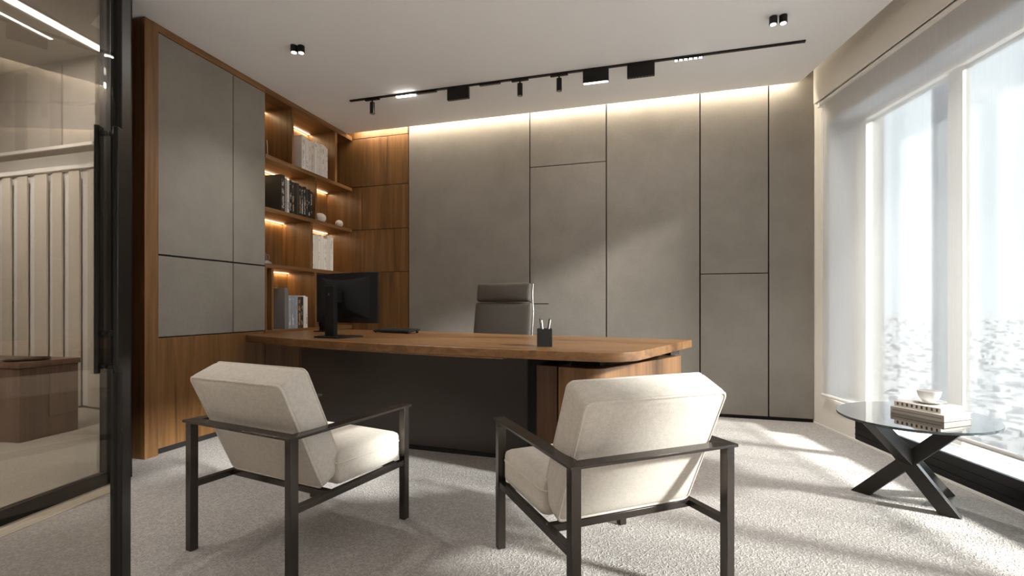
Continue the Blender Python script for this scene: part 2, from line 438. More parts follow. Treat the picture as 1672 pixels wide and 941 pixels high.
while x < 1.32:
    w = (.10,.16,.115,.19,.085,.14)[k%6]
    MB().box(x, x+w-.004, (0 if k%2 else .028), (.015 if k%2 else .043), .02, 2.44).build('strip', s1 if k%2==0 else s2, cu)
    x += w; k += 1
MB().box(-2.95,1.35,-.03,.08,2.445,2.49).build('head_rail', CREAM, cu, .003)
cb = thing('low_cabinet', 'low brown wooden cabinet standing beyond the glass partition', 'cabinet', (-3.752,3.687,0), math.atan2(.0,1)+R(-10.5))
MB().box(-.85, 0, 0, .42, .0, .565).build('body', WOODB, cb, .003)
MB().box(-.87, .012, -.012, .432, .567, .61).build('top', WOODB, cb, .003)
MB().box(.0005, .012, .20, .41, .16, .50).build('door', WOODB, cb, .002)
gt = thing('glass_tray', 'round clear glass tray on the low brown cabinet', 'tray', (-3.88,3.87,.611))
MB().lathe([(0,0),(.13,0),(.15,.018),(.146,.018),(.128,.005),(0,.005)]).build('dish', glass_mat('tray_glass',(.88,.9,.9),1.5), gt)
for i, (a, b, lab) in enumerate((((-3.14,3.73),(-3.55,.4),'wide light strip in the corridor ceiling nearest the door'),((-3.385,3.56),(-3.75,.6),'narrow light strip farther into the corridor ceiling'))):
    a, b = Vector(a), Vector(b); n = Vector((-(b-a).y,(b-a).x)).normalized()*(.042 if i==0 else .014)
    t = thing('linear_ceiling_light', lab, 'light', (a.x,a.y,H-.012), 0)
    MB().prism([tuple(n), tuple(b-a+n), tuple(b-a-n), tuple(-n)], 0, .011).build('diffuser', LEDCO, t)
    n2 = n*1.3; 
    MB().prism([tuple(n), tuple(b-a+n), tuple(b-a+n2), tuple(n2)], 0, .012).prism([tuple(-n), tuple(b-a-n), tuple(b-a-n2), tuple(-n2)], 0, .012).build('trim_edge', CREAM, t)

# ------------------------------------------------------------------ left wall unit
DEP = .37
sc_ = thing('storage_cabinet', 'tall built-in cabinet with grey doors in a walnut frame', 'cabinet', (PL.x,PL.y,0), AL)
MB().box(2.343, 2.44, -DEP, .006, 0, H-.003).build('end_panel', WOOD, sc_, .002)
MB().box(1.345, 2.342, -DEP, .003, 2.965, H-.003).build('top_beam', WOODX, sc_, .001)
MB().box(1.345, 2.342, -DEP, -.024, .0, 2.964).build('carcass', BLACK, sc_)
for z0, z1 in ((1.412, 2.960), (.828, 1.400)):
    for x0, x1 in ((1.348, 1.693), (1.700, 2.338)):
        MB().box(x0, x1, -.022, 0, z0, z1).build('door', GREYP, sc_, .0015)
MB().box(1.349, 2.341, -.022, 0, .045, .820).build('lower_panel', WOOD, sc_, .001)

bc = thing('bookcase', 'walnut bookcase with lit open shelves beside the grey cabinet', 'bookcase', (PL.x,PL.y,0), AL)
XB = 1.342
MB().box(.004, XB, -.36, -.342, .0, 2.964).build('back_panel', WOOD, bc)
MB().box(.004, XB, -.36, 0.003, 2.965, H-.003).build('top_board', WOODX, bc, .001)
for zt in (2.417, 1.94, 1.43): MB().box(.004, XB, -.341, 0, zt-.038, zt).build('shelf', WOODX, bc, .001)
MB().box(.004, XB, -.341, 0, .785, .823).build('counter', WOODX, bc, .001)
def dv(x0, x1, z0, z1): MB().box(x0, x1, -.341, -.001, z0+.0005, z1-.0005).build('divider', WOOD, bc, .001)
dv(.975, .998, 2.417, 2.965); dv(.285, .325, 2.417, 2.965); dv(.632, .655, 1.94, 2.379); dv(.694, .730, 1.43, 1.902)
dv(1.242, 1.264, .823, 1.392); dv(.635, .660, .823, 1.392); dv(1.3225, XB-.0005, .823, 1.392)
for x0, x1 in ((.006,.44),(.446,.89),(.896,1.338)): MB().box(x0, x1, -.024, -.002, .045, .780).build('door', WOOD, bc, .001)
MB().box(.004, XB, -.341, -.03, 0, .784).build('base', BLACK, bc)
LS = []
for x0, x1, z in ((1.0,1.336,2.962),(.33,.97,2.962),(.66,1.336,2.376),(.02,.628,2.376),(.735,1.336,1.899),(.02,.69,1.899),(.665,1.238,1.389)):
    MB().box(x0, x1, -.335, -.318, z-.006, z-.001).build('led_strip', LEDW, bc)
    LS.append((x0, x1, z))

# ------------------------------------------------------------------ books
def col_mat(cache, c, r=.6):
    k = tuple(round(v,3) for v in c)
    if k not in cache: cache[k] = plain('book_cover', c, r)
    return cache[k]
BC = {}
TM = {}
def title_mat(c, ink):
    k = (c, ink)
    if k in TM: return TM[k]
    m, nt, b = new_mat('printed_spine')
    blocks = noise(nt, coords(nt, (30,1,16), 9), 1, 1); letters = noise(nt, coords(nt, (160,1,190), 4), 1, 1)
    mk = mix(nt, 1, ramp(nt, blocks, [(.50,(0,0,0)),(.53,(1,1,1))]), ramp(nt, letters, [(.44,(0,0,0)),(.50,(1,1,1))]), 'MULTIPLY')
    nt.links.new(mix(nt, mk, c, ink), b.inputs['Base Color']); b.inputs['Roughness'].default_value = .6
    TM[k] = m; return m
PAGES = plain('page_paper', (.70,.66,.58), .9)
def book(x0, t, z, h, d, c, ink, label, group, tilt=0):
    """spine faces the room; x0..x0-t along the shelf (viewer's left to right)"""
    P = fl(x0-t/2, -.028)
    o = thing('book', label, 'book', (P.x,P.y,z+.0006), AL, group)
    cm = col_mat(BC, c)
    b = MB(); e = .0025
    b.box(-t/2, -t/2+e, -d, 0, 0, h).box(t/2-e, t/2, -d, 0, 0, h).box(-t/2, t/2, -e, 0, 0, h)
    b.build('cover', cm, o, .0008)
    MB().box(-t/2+e+.0002, t/2-e-.0002, -d+.004, -e-.0002, .003, h-.004).build('page_block', PAGES, o)
    if ink:
        MB().box(-t*.27, t*.27, .0001, .0005, h*.10, h*.90).build('spine_title', title_mat(c, ink), o)
    return o
ORD = ['first','second','third','fourth','fifth','sixth','seventh','eighth','ninth','tenth','eleventh','twelfth','thirteenth']
W = [(.78,.75,.70),(.72,.68,.62),(.74,.72,.69),(.66,.61,.54)]
# top shelf, white row
ts = [.055,.05,.038,.05,.04,.046,.034,.046,.03,.026]; hs = [.345,.335,.325,.318,.352,.345,.325,.352,.345,.335]
cs = [W[0],W[2],W[1],W[3],W[0],W[2],W[1],W[0],W[2],W[0]]
x = .828
for i,(t,h,c) in enumerate(zip(ts,hs,cs)):
    book(x, t-.0012, 2.417, h, .235, c, (.36,.33,.29) if i%3!=2 else (.50,.45,.38), 'white-spined book, %s from the left in the row on the top shelf' % ORD[i], 'white books on the top shelf'); x -= t
# second shelf, dark row
ts = [.052,.03,.03,.034,.036,.03,.04,.028,.034,.04,.03,.034,.032]
x = 1.116; D0 = (.012,.011,.010); D1 = (.03,.026,.022); Gy = (.30,.28,.26); Wh = (.62,.59,.54)
cs = [D1,Gy,Wh,D0,D1,D0,(.05,.035,.025),D0,D1,D0,(.045,.04,.036),D0,D1]
nm = ['black','grey','white']+['black']*10
for i,(t,c) in enumerate(zip(ts,cs)):
    h = [.352,.33,.322,.325,.318,.318,.322,.305,.30,.31,.295,.298,.285][i]
    book(x, t-.0012, 1.94, h, .26 if i==0 else .23, c, [(.55,.52,.47),(.6,.38,.2),(.75,.72,.66)][i%3] if i not in (1,2) else (.1,.09,.08), '%s book, %s from the left in the dark row on the second shelf' % (nm[i] if i else 'tall black', ORD[i]), 'dark books on the second shelf'); x -= t
# third shelf, white row
ts = [.048,.06,.04,.052,.06,.05,.058]; hs = [.352,.365,.355,.368,.340,.378,.37]
x = .685
for i,(t,h) in enumerate(zip(ts,hs)):
    book(x, t-.0012, 1.43, h, .235, W[(i*3)%4], (.36,.33,.30) if i%2==0 else None, 'white book, %s from the left in the row on the third shelf' % ORD[i], 'white books on the third shelf'); x -= t
# bottom row above the counter
ts = [.05,.042,.046,.046,.045,.036,.034,.03]; hs = [.395,.325,.325,.325,.315,.315,.325,.315]
cs = [(.17,.16,.16),(.34,.34,.36),(.28,.30,.34),(.30,.33,.38),(.07,.045,.03),(.02,.018,.017),(.70,.67,.62),(.74,.71,.66)]
nm = ['tall slate grey','mottled grey','blue-grey','pale blue-grey','black and orange','black','off-white','white']
ik = [None,(.7,.7,.72),(.65,.65,.68),(.2,.2,.22),(.65,.30,.10),(.6,.5,.4),None,(.2,.18,.16)]
x = 1.068
for i,(t,h) in enumerate(zip(ts,hs)):
    book(x, t-.0012, .823, h, .25 if i==0 else .21, cs[i], ik[i], '%s book, %s from the left in the lowest row behind the monitor' % (nm[i], ORD[i]), 'books on the lowest shelf'); x -= t

# ornaments on the shelves
def orn(off, px, lab, rx, rz, z, seed):
    P = fl(px, off); o = thing('stone_ornament', lab, 'ornament', (P.x,P.y,z), AL)
    prof = [(rx*math.sin(a)**.9 if 0 < a < math.pi else 0, rz-rz*math.cos(a)) for a in [math.pi*k/16 for k in range(17)]]
    MB().lathe(prof, n=28).build('shell', STONE, o)
    q = MB()
    for k in range(5):
        a = -.6+k*.3
        q.tube([( (rx*math.sin(t)+.0005)*math.cos(a+1.57), (rx*math.sin(t)+.0005)*math.sin(a+1.57), rz-rz*math.cos(t)) for t in [math.pi*(.15+.7*j/10) for j in range(11)]], .0012, 5)
    q.build('groove', plain('stone_groove',(.38,.34,.30),.8), o)
orn(-.08, .475, 'larger round white stone ornament on the right of the second shelf', .062, .052, 1.9402, 1)
orn(-.06, .165, 'smaller round white stone ornament nearest the end of the second shelf', .043, .040, 1.9402, 2)
P = fl(1.235,-.10)
o = thing('wire_sculpture', 'small grey wire sculpture on the left of the third shelf', 'sculpture', (P.x,P.y,1.4304), AL)
wm = plain('grey_wire', (.22,.21,.20), .35, .6)
for k in range(3):
    a = k*1.0; pth = []
    for j in range(25):
        t = j/24*2*math.pi
        pth.append((.012*math.cos(a)+ (.028+.008*k)*math.cos(t)*math.cos(a), (.03)*math.cos(t)*math.sin(a), .062+.05*math.sin(t)*(1-.15*k)))
    MB().tube(pth[:-1], .0028, 6, True).build('wire_loop', wm, o)
MB().lathe([(0,0),(.055,0),(.058,.006),(.05,.022),(.024,.034),(0,.036)], n=9).build('rough_base', plain('grey_rock',(.20,.19,.18),.8), o)
P = fl(1.215,-.09)
o = thing('reed_ornament', 'thin pale reed on a small foot at the left of the top shelf', 'ornament', (P.x,P.y,2.4174), AL)
MB().lathe([(0,0),(.03,0),(.03,.006),(.006,.01),(0,.011)], n=20).build('foot', BMETAL, o)
MB().tube([(0,0,.009),(.004,0,.06),(.004,0,.11),(.012,0,.165)], .0035, 6).build('reed', plain('pale_reed',(.55,.48,.38),.6), o)

# ------------------------------------------------------------------ desk
dk = thing('executive_desk', 'large walnut executive desk with dark front panel and curved front edge', 'desk', (-.35,3.75,0))
O = Vector((-.35,3.75))
def rel(pts): return [(x-O.x, y-O.y) for x, y in pts]
def spline(P, n=6):
    out = []
    for i in range(len(P)-1):
        p0 = Vector(P[max(i-1,0)]); p1 = Vector(P[i]); p2 = Vector(P[i+1]); p3 = Vector(P[min(i+2,len(P)-1)])
        for k in range(n):
            t = k/n
            out.append(tuple(.5*((2*p1)+(p2-p0)*t+(2*p0-5*p1+4*p2-p3)*t*t+(3*p1-p0-3*p2+p3)*t**3)))
    out.append(tuple(P[-1])); return out
front = spline([(-2.262,4.112),(-1.75,3.72),(-1.222,3.376),(-.519,2.995),(-.056,2.782),(.233,2.655),(.44,2.578)], 5)
corner = []
p0, p1, p2 = Vector((.44,2.578)), Vector((.60,2.525)), Vector((.70,2.648))
for k in range(1, 9):
    t = k/8; corner.append(tuple(p0*(1-t)**2+p1*2*t*(1-t)+p2*t*t))
top = front + corner + [(1.296,3.488)] + spline([(1.301,3.51),(.55,3.93),(-.085,4.24),(-.815,4.64),(-1.965,5.165)], 5)
MB().prism(rel(top), .748, .80).build('desktop', WOODX, dk, .004)
# thin dark inlay line along the left half of the top
il = [Vector(q)+Vector((.012,.030)) for q in front if -.75 < q[0] < .1]
q = MB()
for a, b in zip(il, il[1:]): q.beam((a.x-O.x,a.y-O.y,.8002),(b.x-O.x,b.y-O.y,.8002), .006, .0008)
q.build('inlay_line', BLACK, dk)
# lower lip under the left run of the front edge
lip = [f for f in front if f[0] < -.05]
lp = lip + [(x+.03, y+.06) for x, y in lip[::-1]]
MB().prism(rel(lp), .741, .7475).build('edge_lip', WOODX, dk)
A = Vector((-1.70,3.90)); Bp = Vector((.11,3.25)); n = Vector((-(Bp-A).y,(Bp-A).x)).normalized()*.03
cv_ = [A.lerp(Bp, k/10)+n*(-.8)*math.sin(math.pi*k/10) for k in range(11)]
MB().prism(rel([tuple(v) for v in cv_]+[tuple(v+n) for v in cv_[::-1]]), .035, .7405).build('modesty_panel', DPANEL, dk, .002)
cv2 = [v+n*.3 for v in cv_]
MB().prism(rel([tuple(v) for v in cv2]+[tuple(v+n*.6) for v in cv2[::-1]]), 0, .0345).build('plinth', BLACK, dk)
# right pedestal with rounded front corner
c0 = Vector((.272,2.838)); c1 = Vector((.493,2.722)); c2 = Vector((1.212,3.468))
cor = []
a, b, c = c1+(c0-c1).normalized()*.10, c1+ (c1-c0).normalized()*.012, c1+(c2-c1).normalized()*.10
for k in range(9):
    t = k/8; cor.append(tuple(a*(1-t)**2+b*2*t*(1-t)+c*t*t))
ped = [tuple(c0)]+cor+[tuple(c2), tuple(c2+Vector((-.30,.17))), tuple(c0+Vector((.30,.62)))]
MB().prism(rel(ped), .0, .69).build('pedestal', WOOD, dk, .002)
MB().prism(rel([(.095,3.275),(.20,3.02),(.40,3.42),(.30,3.50)]), 0, .7475).build('gap_shade_slab', BLACK, dk)  # black slab paints the shade of the gap beside the pedestal
dv0 = Vector((.148,2.918)); MB().prism(rel([tuple(dv0), (.266,2.856), (.55,3.44), (.43,3.50)]), 0, .69).build('pedestal_shade_side', WOODD, dk, .002)  # darker walnut puts the shade of this recessed side into its colour
MB().prism(rel([(.36,2.93),(.52,2.86),(1.02,3.38),(.85,3.48),(.62,3.42)]), .6905, .7475).build('riser', BLACK, dk)
# left pedestal behind the panel
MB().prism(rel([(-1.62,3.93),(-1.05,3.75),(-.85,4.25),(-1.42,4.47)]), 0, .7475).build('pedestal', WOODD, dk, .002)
MB().prism(rel([(1.11,3.38),(1.20,3.47),(1.13,3.51),(1.04,3.44)]), .7, .7475).build('bracket', METAL, dk)

# ------------------------------------------------------------------ things on the desk
mn = thing('computer_monitor', 'large black monitor seen from behind on the walnut desk', 'monitor', (-1.345,3.845,.8008), R(-28))
# local y<0 is the back of the screen, towards the visitors
N = 12; m = MB()
def mon(sheet):
    return [[(-.335+.67*i/N, .02+.030*((2*i/N-1)**2)*1.0-(.0 if sheet==0 else .018), .112+.395*j) for i in range(N+1)] for j in (0,1)]
F, Bk = mon(0), mon(1)
fv = [[m.bm.verts.new(v) for v in row] for row in F]; bv = [[m.bm.verts.new(v) for v in row] for row in Bk]
for i in range(N):
    m.bm.faces.new((fv[0][i],fv[0][i+1],fv[1][i+1],fv[1][i])); m.bm.faces.new((bv[0][i+1],bv[0][i],bv[1][i],bv[1][i+1]))
    m.bm.faces.new((fv[1][i],fv[1][i+1],bv[1][i+1],bv[1][i])); m.bm.faces.new((fv[0][i+1],fv[0][i],bv[0][i],bv[0][i+1]))
m.bm.faces.new((fv[0][0],fv[1][0],bv[1][0],bv[0][0])); m.bm.faces.new((fv[0][N],bv[0][N],bv[1][N],fv[1][N]))
hs_ = m.build('housing', BPLAST, mn, .002, smooth=30)
m = MB(); sc2 = [[(-.327+.654*i/N, .0215+.030*((2*(.013+.974*i/N)-1)**2), z) for i in range(N+1)] for z in (.12,.499)]
sv = [[m.bm.verts.new(v) for v in row] for row in sc2]
for i in range(N): m.bm.faces.new((sv[0][i+1],sv[0][i],sv[1][i],sv[1][i+1]))
m.build('screen', SCREEN, mn)
m = MB(); o1 = [(-.27,.14),(.27,.14),(.27,.48),(-.27,.48)]; o2 = [(-.11,.21),(.11,.21),(.11,.40),(-.11,.40)]
va = [m.bm.verts.new((x, .001+.030*(2*x/.6)**2*.0+.0205*(abs(x)/.27)**2-.0, z)) for x, z in o1]; vb = [m.bm.verts.new((x,-.034,z)) for x, z in o2]
m.bm.faces.new(vb)
for i in range(4): m.bm.faces.new((va[i],va[(i+1)%4],vb[(i+1)%4],vb[i]))
m.build('rear_bulge', BPLAST, mn, .003)
q = MB().box(-.048,.048,-.135,-.095,.012,.40).build('stand_column', BPLAST, mn, .004)
MB().box(-.008,.002,-.1358,-.1352,.325,.345).build('release_tab', plain('grey_tab',(.12,.12,.12),.4), q)
MB().box(-.04,.04,-.095,-.0345,.27,.36).build('mount_arm', BPLAST, mn, .004)
MB().prism([(-.13,-.17),(.12,-.17),(.16,.06),(-.16,.06)], 0, .012).build('stand_base', BPLAST, mn, .003)
dd = thing('desk_device', 'small upright black device on a flat foot behind the monitor stand', 'device', (-1.80,4.62,.80), R(-20))
MB().prism([(-.075,-.05),(.075,-.05),(.075,.06),(-.075,.06)], 0, .010).build('foot', BPLAST, dd, .003)
MB().beam((.015,.0,.008),(.015,.02,.175), .10, .045, up=(0,1,0)).build('body', BPLAST, dd, .006)
MB().box(-.03,.06,-.030,-.0285,.05,.15).build('display', SCREEN, dd)

kb = thing('computer_keyboard', 'black keyboard lying on the walnut desk right of the monitor', 'keyboard', (-1.06,4.43,.80), R(-30))
MB().beam((0,-.075,.014),(0,.075,.030), .44, .012, up=(0,0,1)).build('tray', BPLAST, kb, .003)
KM = plain('black_key', (.022,.022,.022), .5)
for r_ in range(5):
    y = -.055+r_*.027; z = .0225+.0165*(y+.075)/.15
    nk = 14 if r_ else 1
    for k in range(14):
        if r_ == 0 and 4 <= k <= 8:
            if k == 4: MB().box(-.205+4*.0293+.002, -.205+9*.0293-.002, y-.011, y+.011, z-.004, z+.004).build('key', KM, kb, .0015)
            continue
        MB().box(-.205+k*.0293+.002, -.205+(k+1)*.0293-.002, y-.011, y+.011, z-.004, z+.004).build('key', KM, kb, .0015)
for sx in (-.19, .19): MB().cyl((sx-.008,.068,.0095),(sx+.008,.068,.0095), .0095, 14).cyl((sx-.008,-.07,.0045),(sx+.008,-.07,.0045),.0045,12).build('foot', BPLAST, kb)

ph = thing('pen_holder', 'square black pen cup at the front of the desk', 'pen holder', (.20,2.965,.80), R(-4))
m = MB(); s_ = .046; w_ = .003
m.box(-s_,s_,-s_,-s_+w_,0,.108).box(-s_,s_,s_-w_,s_,0,.108).box(-s_,-s_+w_,-s_+w_,s_-w_,0,.108).box(s_-w_,s_,-s_+w_,s_-w_,0,.108).box(-s_+w_,s_-w_,-s_+w_,s_-w_,0,.004)
m.build('cup', plain('black_cup',(.009,.008,.007),.5,spec=.3), ph, .0015)
PENW = plain('silver_pen', (.66,.63,.60), .3, .4)
for i, (a, b, mt, lab) in enumerate(((( -.012,.0,.006),(-.030,.02,.170), BPLAST, 'black pen, leftmost in the square pen cup'),((.002,-.02,.006),(-.018,.0,.158), PENW, 'silver pen leaning left beside the black pen in the cup'),((.010,.015,.006),(.036,.02,.162), PENW, 'silver pen leaning right in the square pen cup'),((.004,.025,.006),(.030,.034,.168), BPLAST, 'dark pen leaning right behind the silver pen in the cup'))):
    o = thing('pen', lab, 'pen', (.20,2.965,.80), R(-4), 'pens in the cup')
    a, b = Vector(a), Vector(b); d = (b-a).normalized()
    MB().cyl(a+d*.012, b, .0036, 12).build('barrel', mt, o)
    MB().cyl(a, a+d*.012, .0008, 12, .0034).build('tip', BMETAL, o)
    MB().beam(b-d*.03+Vector((.0045,0,0)), b+Vector((.0045,0,0))-d*.001, .002, .0016, up=(0,1,0)).build('clip', CHROME, o)

# ------------------------------------------------------------------ executive chair
ec = thing('executive_chair', 'high-backed grey leather office chair behind the desk', 'chair', (-.225,4.50,0), R(-24))
lean = Matrix.Translation((0,.26,.50)) @ Matrix.Rotation(R(-9), 4, 'X')      # the back: local y up the back
def backpad(zc, hh, w, t, nm, y):
    MB().cushion(w, hh, t, .022, (.014,.004), lean @ Matrix.Translation((0,y,zc)) @ Matrix.Rotation(R(90),4,'X')).build(nm, LEATHER, ec, smooth=60)
backpad(.685, .185, .575, .075, 'headrest', -.012)
backpad(.325, .515, .61, .065, 'backrest', 0)
MB().cushion(.52, .50, .085, .03, (.015,.008), Matrix.Translation((0,-.01,.475))).build('seat', LEATHER, ec, smooth=60)
MB().box(-.24,.24,-.23,.21,.405,.428).build('seat_pan', BPLAST, ec, .006)
for sx in (-1, 1):
    pth = [lean @ Vector((sx*(.312-.02*(z>.6)), .022, z)) for z in (.02,.25,.5,.66,.775)]
    fr_ = MB(); fr_.tube(pth, .007, 10).build('back_frame', plain('dull_chrome',(.20,.195,.19),.32,1), ec)
    am = MB().tube([(sx*.285,.16,.45),(sx*.315,.15,.50),(sx*.318,.14,.64),(sx*.318,.10,.665),(sx*.318,-.14,.665),(sx*.318,-.17,.64),(sx*.315,-.17,.50),(sx*.27,-.16,.43),(sx*.22,-.16,.418)], .010, 10).build('armrest', CHROME, ec)
    MB().cushion(.045,.25,.022,.009,(.002,.001), Matrix.Translation((sx*.318,-.02,.686))).build('arm_pad', LEATHER, am, smooth=60)
MB().beam((-.30,.29,.52),(.30,.29,.52), .05,.012).build('back_bracket', CHROME, ec)
MB().cyl((0,0,.10),(0,0,.405), .028, 20).build('gas_lift', CHROME, ec)
MB().cyl((0,0,.055),(0,0,.12), .045, 20, .035).build('hub', CHROME, ec)
for k in range(5):
    a = R(72*k+18); d = Vector((math.cos(a), math.sin(a), 0))
    MB().beam(d*.04+Vector((0,0,.085)), d*.31+Vector((0,0,.066)), .036, .022).build('base_arm', CHROME, ec, .004)
    c = d*.30; e = Vector((-d.y,d.x,0))*.022
    MB().cyl(c-e+Vector((0,0,.0275)), c+e+Vector((0,0,.0275)), .0275, 18).build('caster', BPLAST, ec)

# ------------------------------------------------------------------ lounge armchairs
def armchair(label, loc, rz):
    o = thing('armchair', label, 'armchair', loc, rz, 'cream lounge armchairs facing the desk')
    w, d, s = .31, .325, .017
    for sx in (-1, 1):
        for sy in (-1, 1):
            MB().box(sx*w-s, sx*w+s, sy*d-s, sy*d+s, 0, .549).build('leg', METAL, o, .0015)
    for sx in (-1, 1):
        a = MB().prism([(sx*(w-.028), d+.028),(sx*(w+.026), d+.028),(sx*(w+.026), -d-.026),(sx*(w-.028), -d+.028)], .5495, .560).build('armrest', METAL, o, .001)
        MB().box(sx*w-.014, sx*w+.014, -d+s+.0005, d-s-.0005, .268, .294).build('side_rail', METAL, o, .001)
    MB().prism([(-w-.026,-d-.026),(w+.026,-d-.026),(w-.0285,-d+.028),(-w+.0285,-d+.028)], .5497, .5598).build('back_rail', METAL, o, .001)
    MB().box(-w+.0145, w-.0145, -.150, -.122, .268, .294).box(-w+.0145, w-.0145, d-.075, d-.047, .268, .294).build('cross_rail', METAL, o, .001)
    # seat cushion
    sw, sd, stt = .612, .40, .138
    M = Matrix.Translation((0, .105, .2958+stt/2))
    sc = MB().cushion(sw, sd, stt, .026, (.018,.0), M).build('seat_cushion', LINEN, o, smooth=70)
    q = MB()
    for zz, sc_r in ((-.058, .0), (.024, .0)):
        path = []
        for x, y in rrect(sw-.001+(.001 if zz > 0 else -.014), sd-.001+(.001 if zz > 0 else -.014), .028, 5): path.append(M @ Vector((x, y, zz)))
        q.tube(path, .0042, 7, True)
    q.build('seat_piping', PIPE, sc)
    # back cushion
    bw, bh, bt = .570, .493, .135
    lx = R(24)
    Mb = Matrix.Translation((0, -.195, .5520)) @ Matrix.Rotation(R(90)+lx, 4, 'X')   # local y up, local z backwards (-Y)
    bk_ = MB().cushion(bw, bh, bt, .022, (.010,.005), Mb).build('back_cushion', LINEN, o, smooth=70)
    q = MB()
    for zz in (-bt/2+.0055, bt/2-.0055):
        q.tube([Mb @ Vector((x, y, zz)) for x, y in rrect(bw-.010, bh-.010, .022, 5)], .0056, 7, True)
    q.build('back_piping', PIPE, bk_)
    return o
armchair('cream armchair on the left, facing the dark front panel of the desk', (-.955,2.235,0), R(-26.5))
armchair('cream armchair on the right, in front of the walnut pedestal of the desk', (.359,1.912,0), R(21.7))

# ------------------------------------------------------------------ side table with books and cup
TZ = .48
tb = thing('side_table', 'oval glass side table on crossed black legs by the window', 'table', (2.09,2.515,0))
ov = []
for k in range(96):
    t = 2*math.pi*k/96; a, b, ph_ = .388, .332, R(40.7)
    ov.append((a*math.cos(t)*math.cos(ph_)-b*math.sin(t)*math.sin(ph_), a*math.cos(t)*math.sin(ph_)+b*math.sin(t)*math.cos(ph_)))
gtp = MB().prism(ov, TZ-.012, TZ).build('glass_top', TABGLASS, tb)
q = MB()
bm_ = q.bm; n_ = len(ov)
r0 = [[bm_.verts.new((x*s, y*s, z)) for x, y in ov] for s, z in ((1.0005,TZ-.0118),(1.004,TZ-.006),(1.0005,TZ-.0002))]
for a, b in zip(r0, r0[1:]):
    for i in range(n_): bm_.faces.new((a[i], a[(i+1)%n_], b[(i+1)%n_], b[i]))
q.build('glass_edge', TABEDGE, gtp)
def lg(foot, topp):
    f = Vector((foot[0]-2.09, foot[1]-2.515, 0)); t = Vector((topp[0]-2.09, topp[1]-2.515, TZ-.0125))
    MB().beam(f, t, .052, .066, up=(0,0,1), cut='z').build('leg', LEGM, tb, .002)
lg((1.968,2.725),(2.19,2.355)); lg((2.190,2.415),(1.95,2.66)); lg((2.385,2.668),(1.80,2.405))

def flat_book(name, label, x, y, z, rz, w, d, t, c, marks):
    o = thing(name, label, 'book', (x,y,z), rz, 'books stacked on the glass table')
    cm = plain('cover_cream', c, .55); e = .003
    b = MB(); b.box(-w/2,w/2,-d/2,d/2,0,e).box(-w/2,w/2,-d/2,d/2,t-e,t).box(-w/2,-w/2+e,-d/2,d/2,e,t-e)
    b.build('cover', cm, o, .001)
    MB().box(-w/2+e+.0003,w/2-.005,-d/2+.004,d/2-.004,e+.0002,t-e-.0002).build('page_block', PAGES, o)
    if marks:
        q = MB()
        for k in range(9):
            yy = -d/2+.012+k*(d-.03)/8.2
            q.box(-w/2-.0006,-w/2-.0001, yy, yy+.009, t*.25, t*.85)
        q.build('spine_markings', plain('dark_ink',(.10,.08,.06),.6), o)
    else:
        MB().box(-w/2-.0006,-w/2-.0001,-d/2+.01,d/2-.01,t*.46,t*.54).build('spine_line', plain('brown_line',(.16,.13,.10),.6), o)
bz = R(19)
flat_book('book', 'lower cream book of the stack on the glass table', 2.16, 2.50, TZ+.0006, bz, .215, .245, .034, (.58,.54,.48), False)
flat_book('book', 'upper cream book with dark spine marks under the cup', 2.165, 2.515, TZ+.0352, bz, .185, .215, .026, (.72,.69,.64), True)
cp = thing('saucer', 'white saucer on the upper book on the glass table', 'saucer', (2.172,2.52,TZ+.0616))
MB().lathe([(0,0),(.038,0),(.045,.004),(.070,.012),(.0715,.0135),(.045,.0075),(.03,.006),(0,.006)]).build('plate', PORC, cp)
cu_ = thing('cup', 'white porcelain cup on the saucer on the glass table', 'cup', (2.172,2.52,TZ+.0682))
MB().lathe([(0,0),(.024,0),(.026,.003),(.038,.015),(.047,.034),(.0515,.058),(.050,.0585),(.0455,.034),(.036,.017),(.02,.008),(0,.007)]).build('bowl', PORC, cu_)

# ------------------------------------------------------------------ ceiling lights
AT = math.atan2(-.27138,.96247)
TK = Vector((-1.552,4.646))
ft = lambda x, y=0: loc2(TK, AT, x, y)
tk = thing('light_track', 'long black magnetic light track across the ceiling', 'track', (TK.x,TK.y,H), AT)
MB().box(0, 3.876, -.013, .013, -.012, -.0005).build('rail', BMETAL, tk, .001)
MB().box(0, .006, -.014, .014, -.013, -.0005).box(3.870,3.876,-.014,.014,-.013,-.0005).build('end_cap', BMETAL, tk)
SP = []
for x, lab in ((.239,'small black track spotlight nearest the bookcase end of the track'),(1.684,'black track spotlight in the middle, just left of its twin'),(2.027,'black track spotlight beside the large flat box light')):
    P = ft(x); o = thing('track_spotlight', lab, 'spotlight', (P.x,P.y,H-.0125), AT, 'spotlights on the ceiling track')
    MB().box(-.075,.075,-.012,.012,-.014,0).build('adapter', BMETAL, o, .001)
    MB().cyl((0,0,-.014),(0,0,-.036), .007, 12).build('stem', BMETAL, o)
    MB().cyl((0,0,-.036),(0,0,-.142), .023, 24).build('lamp_body', BMETAL, o, .002)
    MB().cyl((0,0,-.1425),(0,0,-.144), .018, 24).build('lens', plain('dim_lens',(.35,.32,.28),.2), o)
    SP.append((P.x,P.y,H-.16))
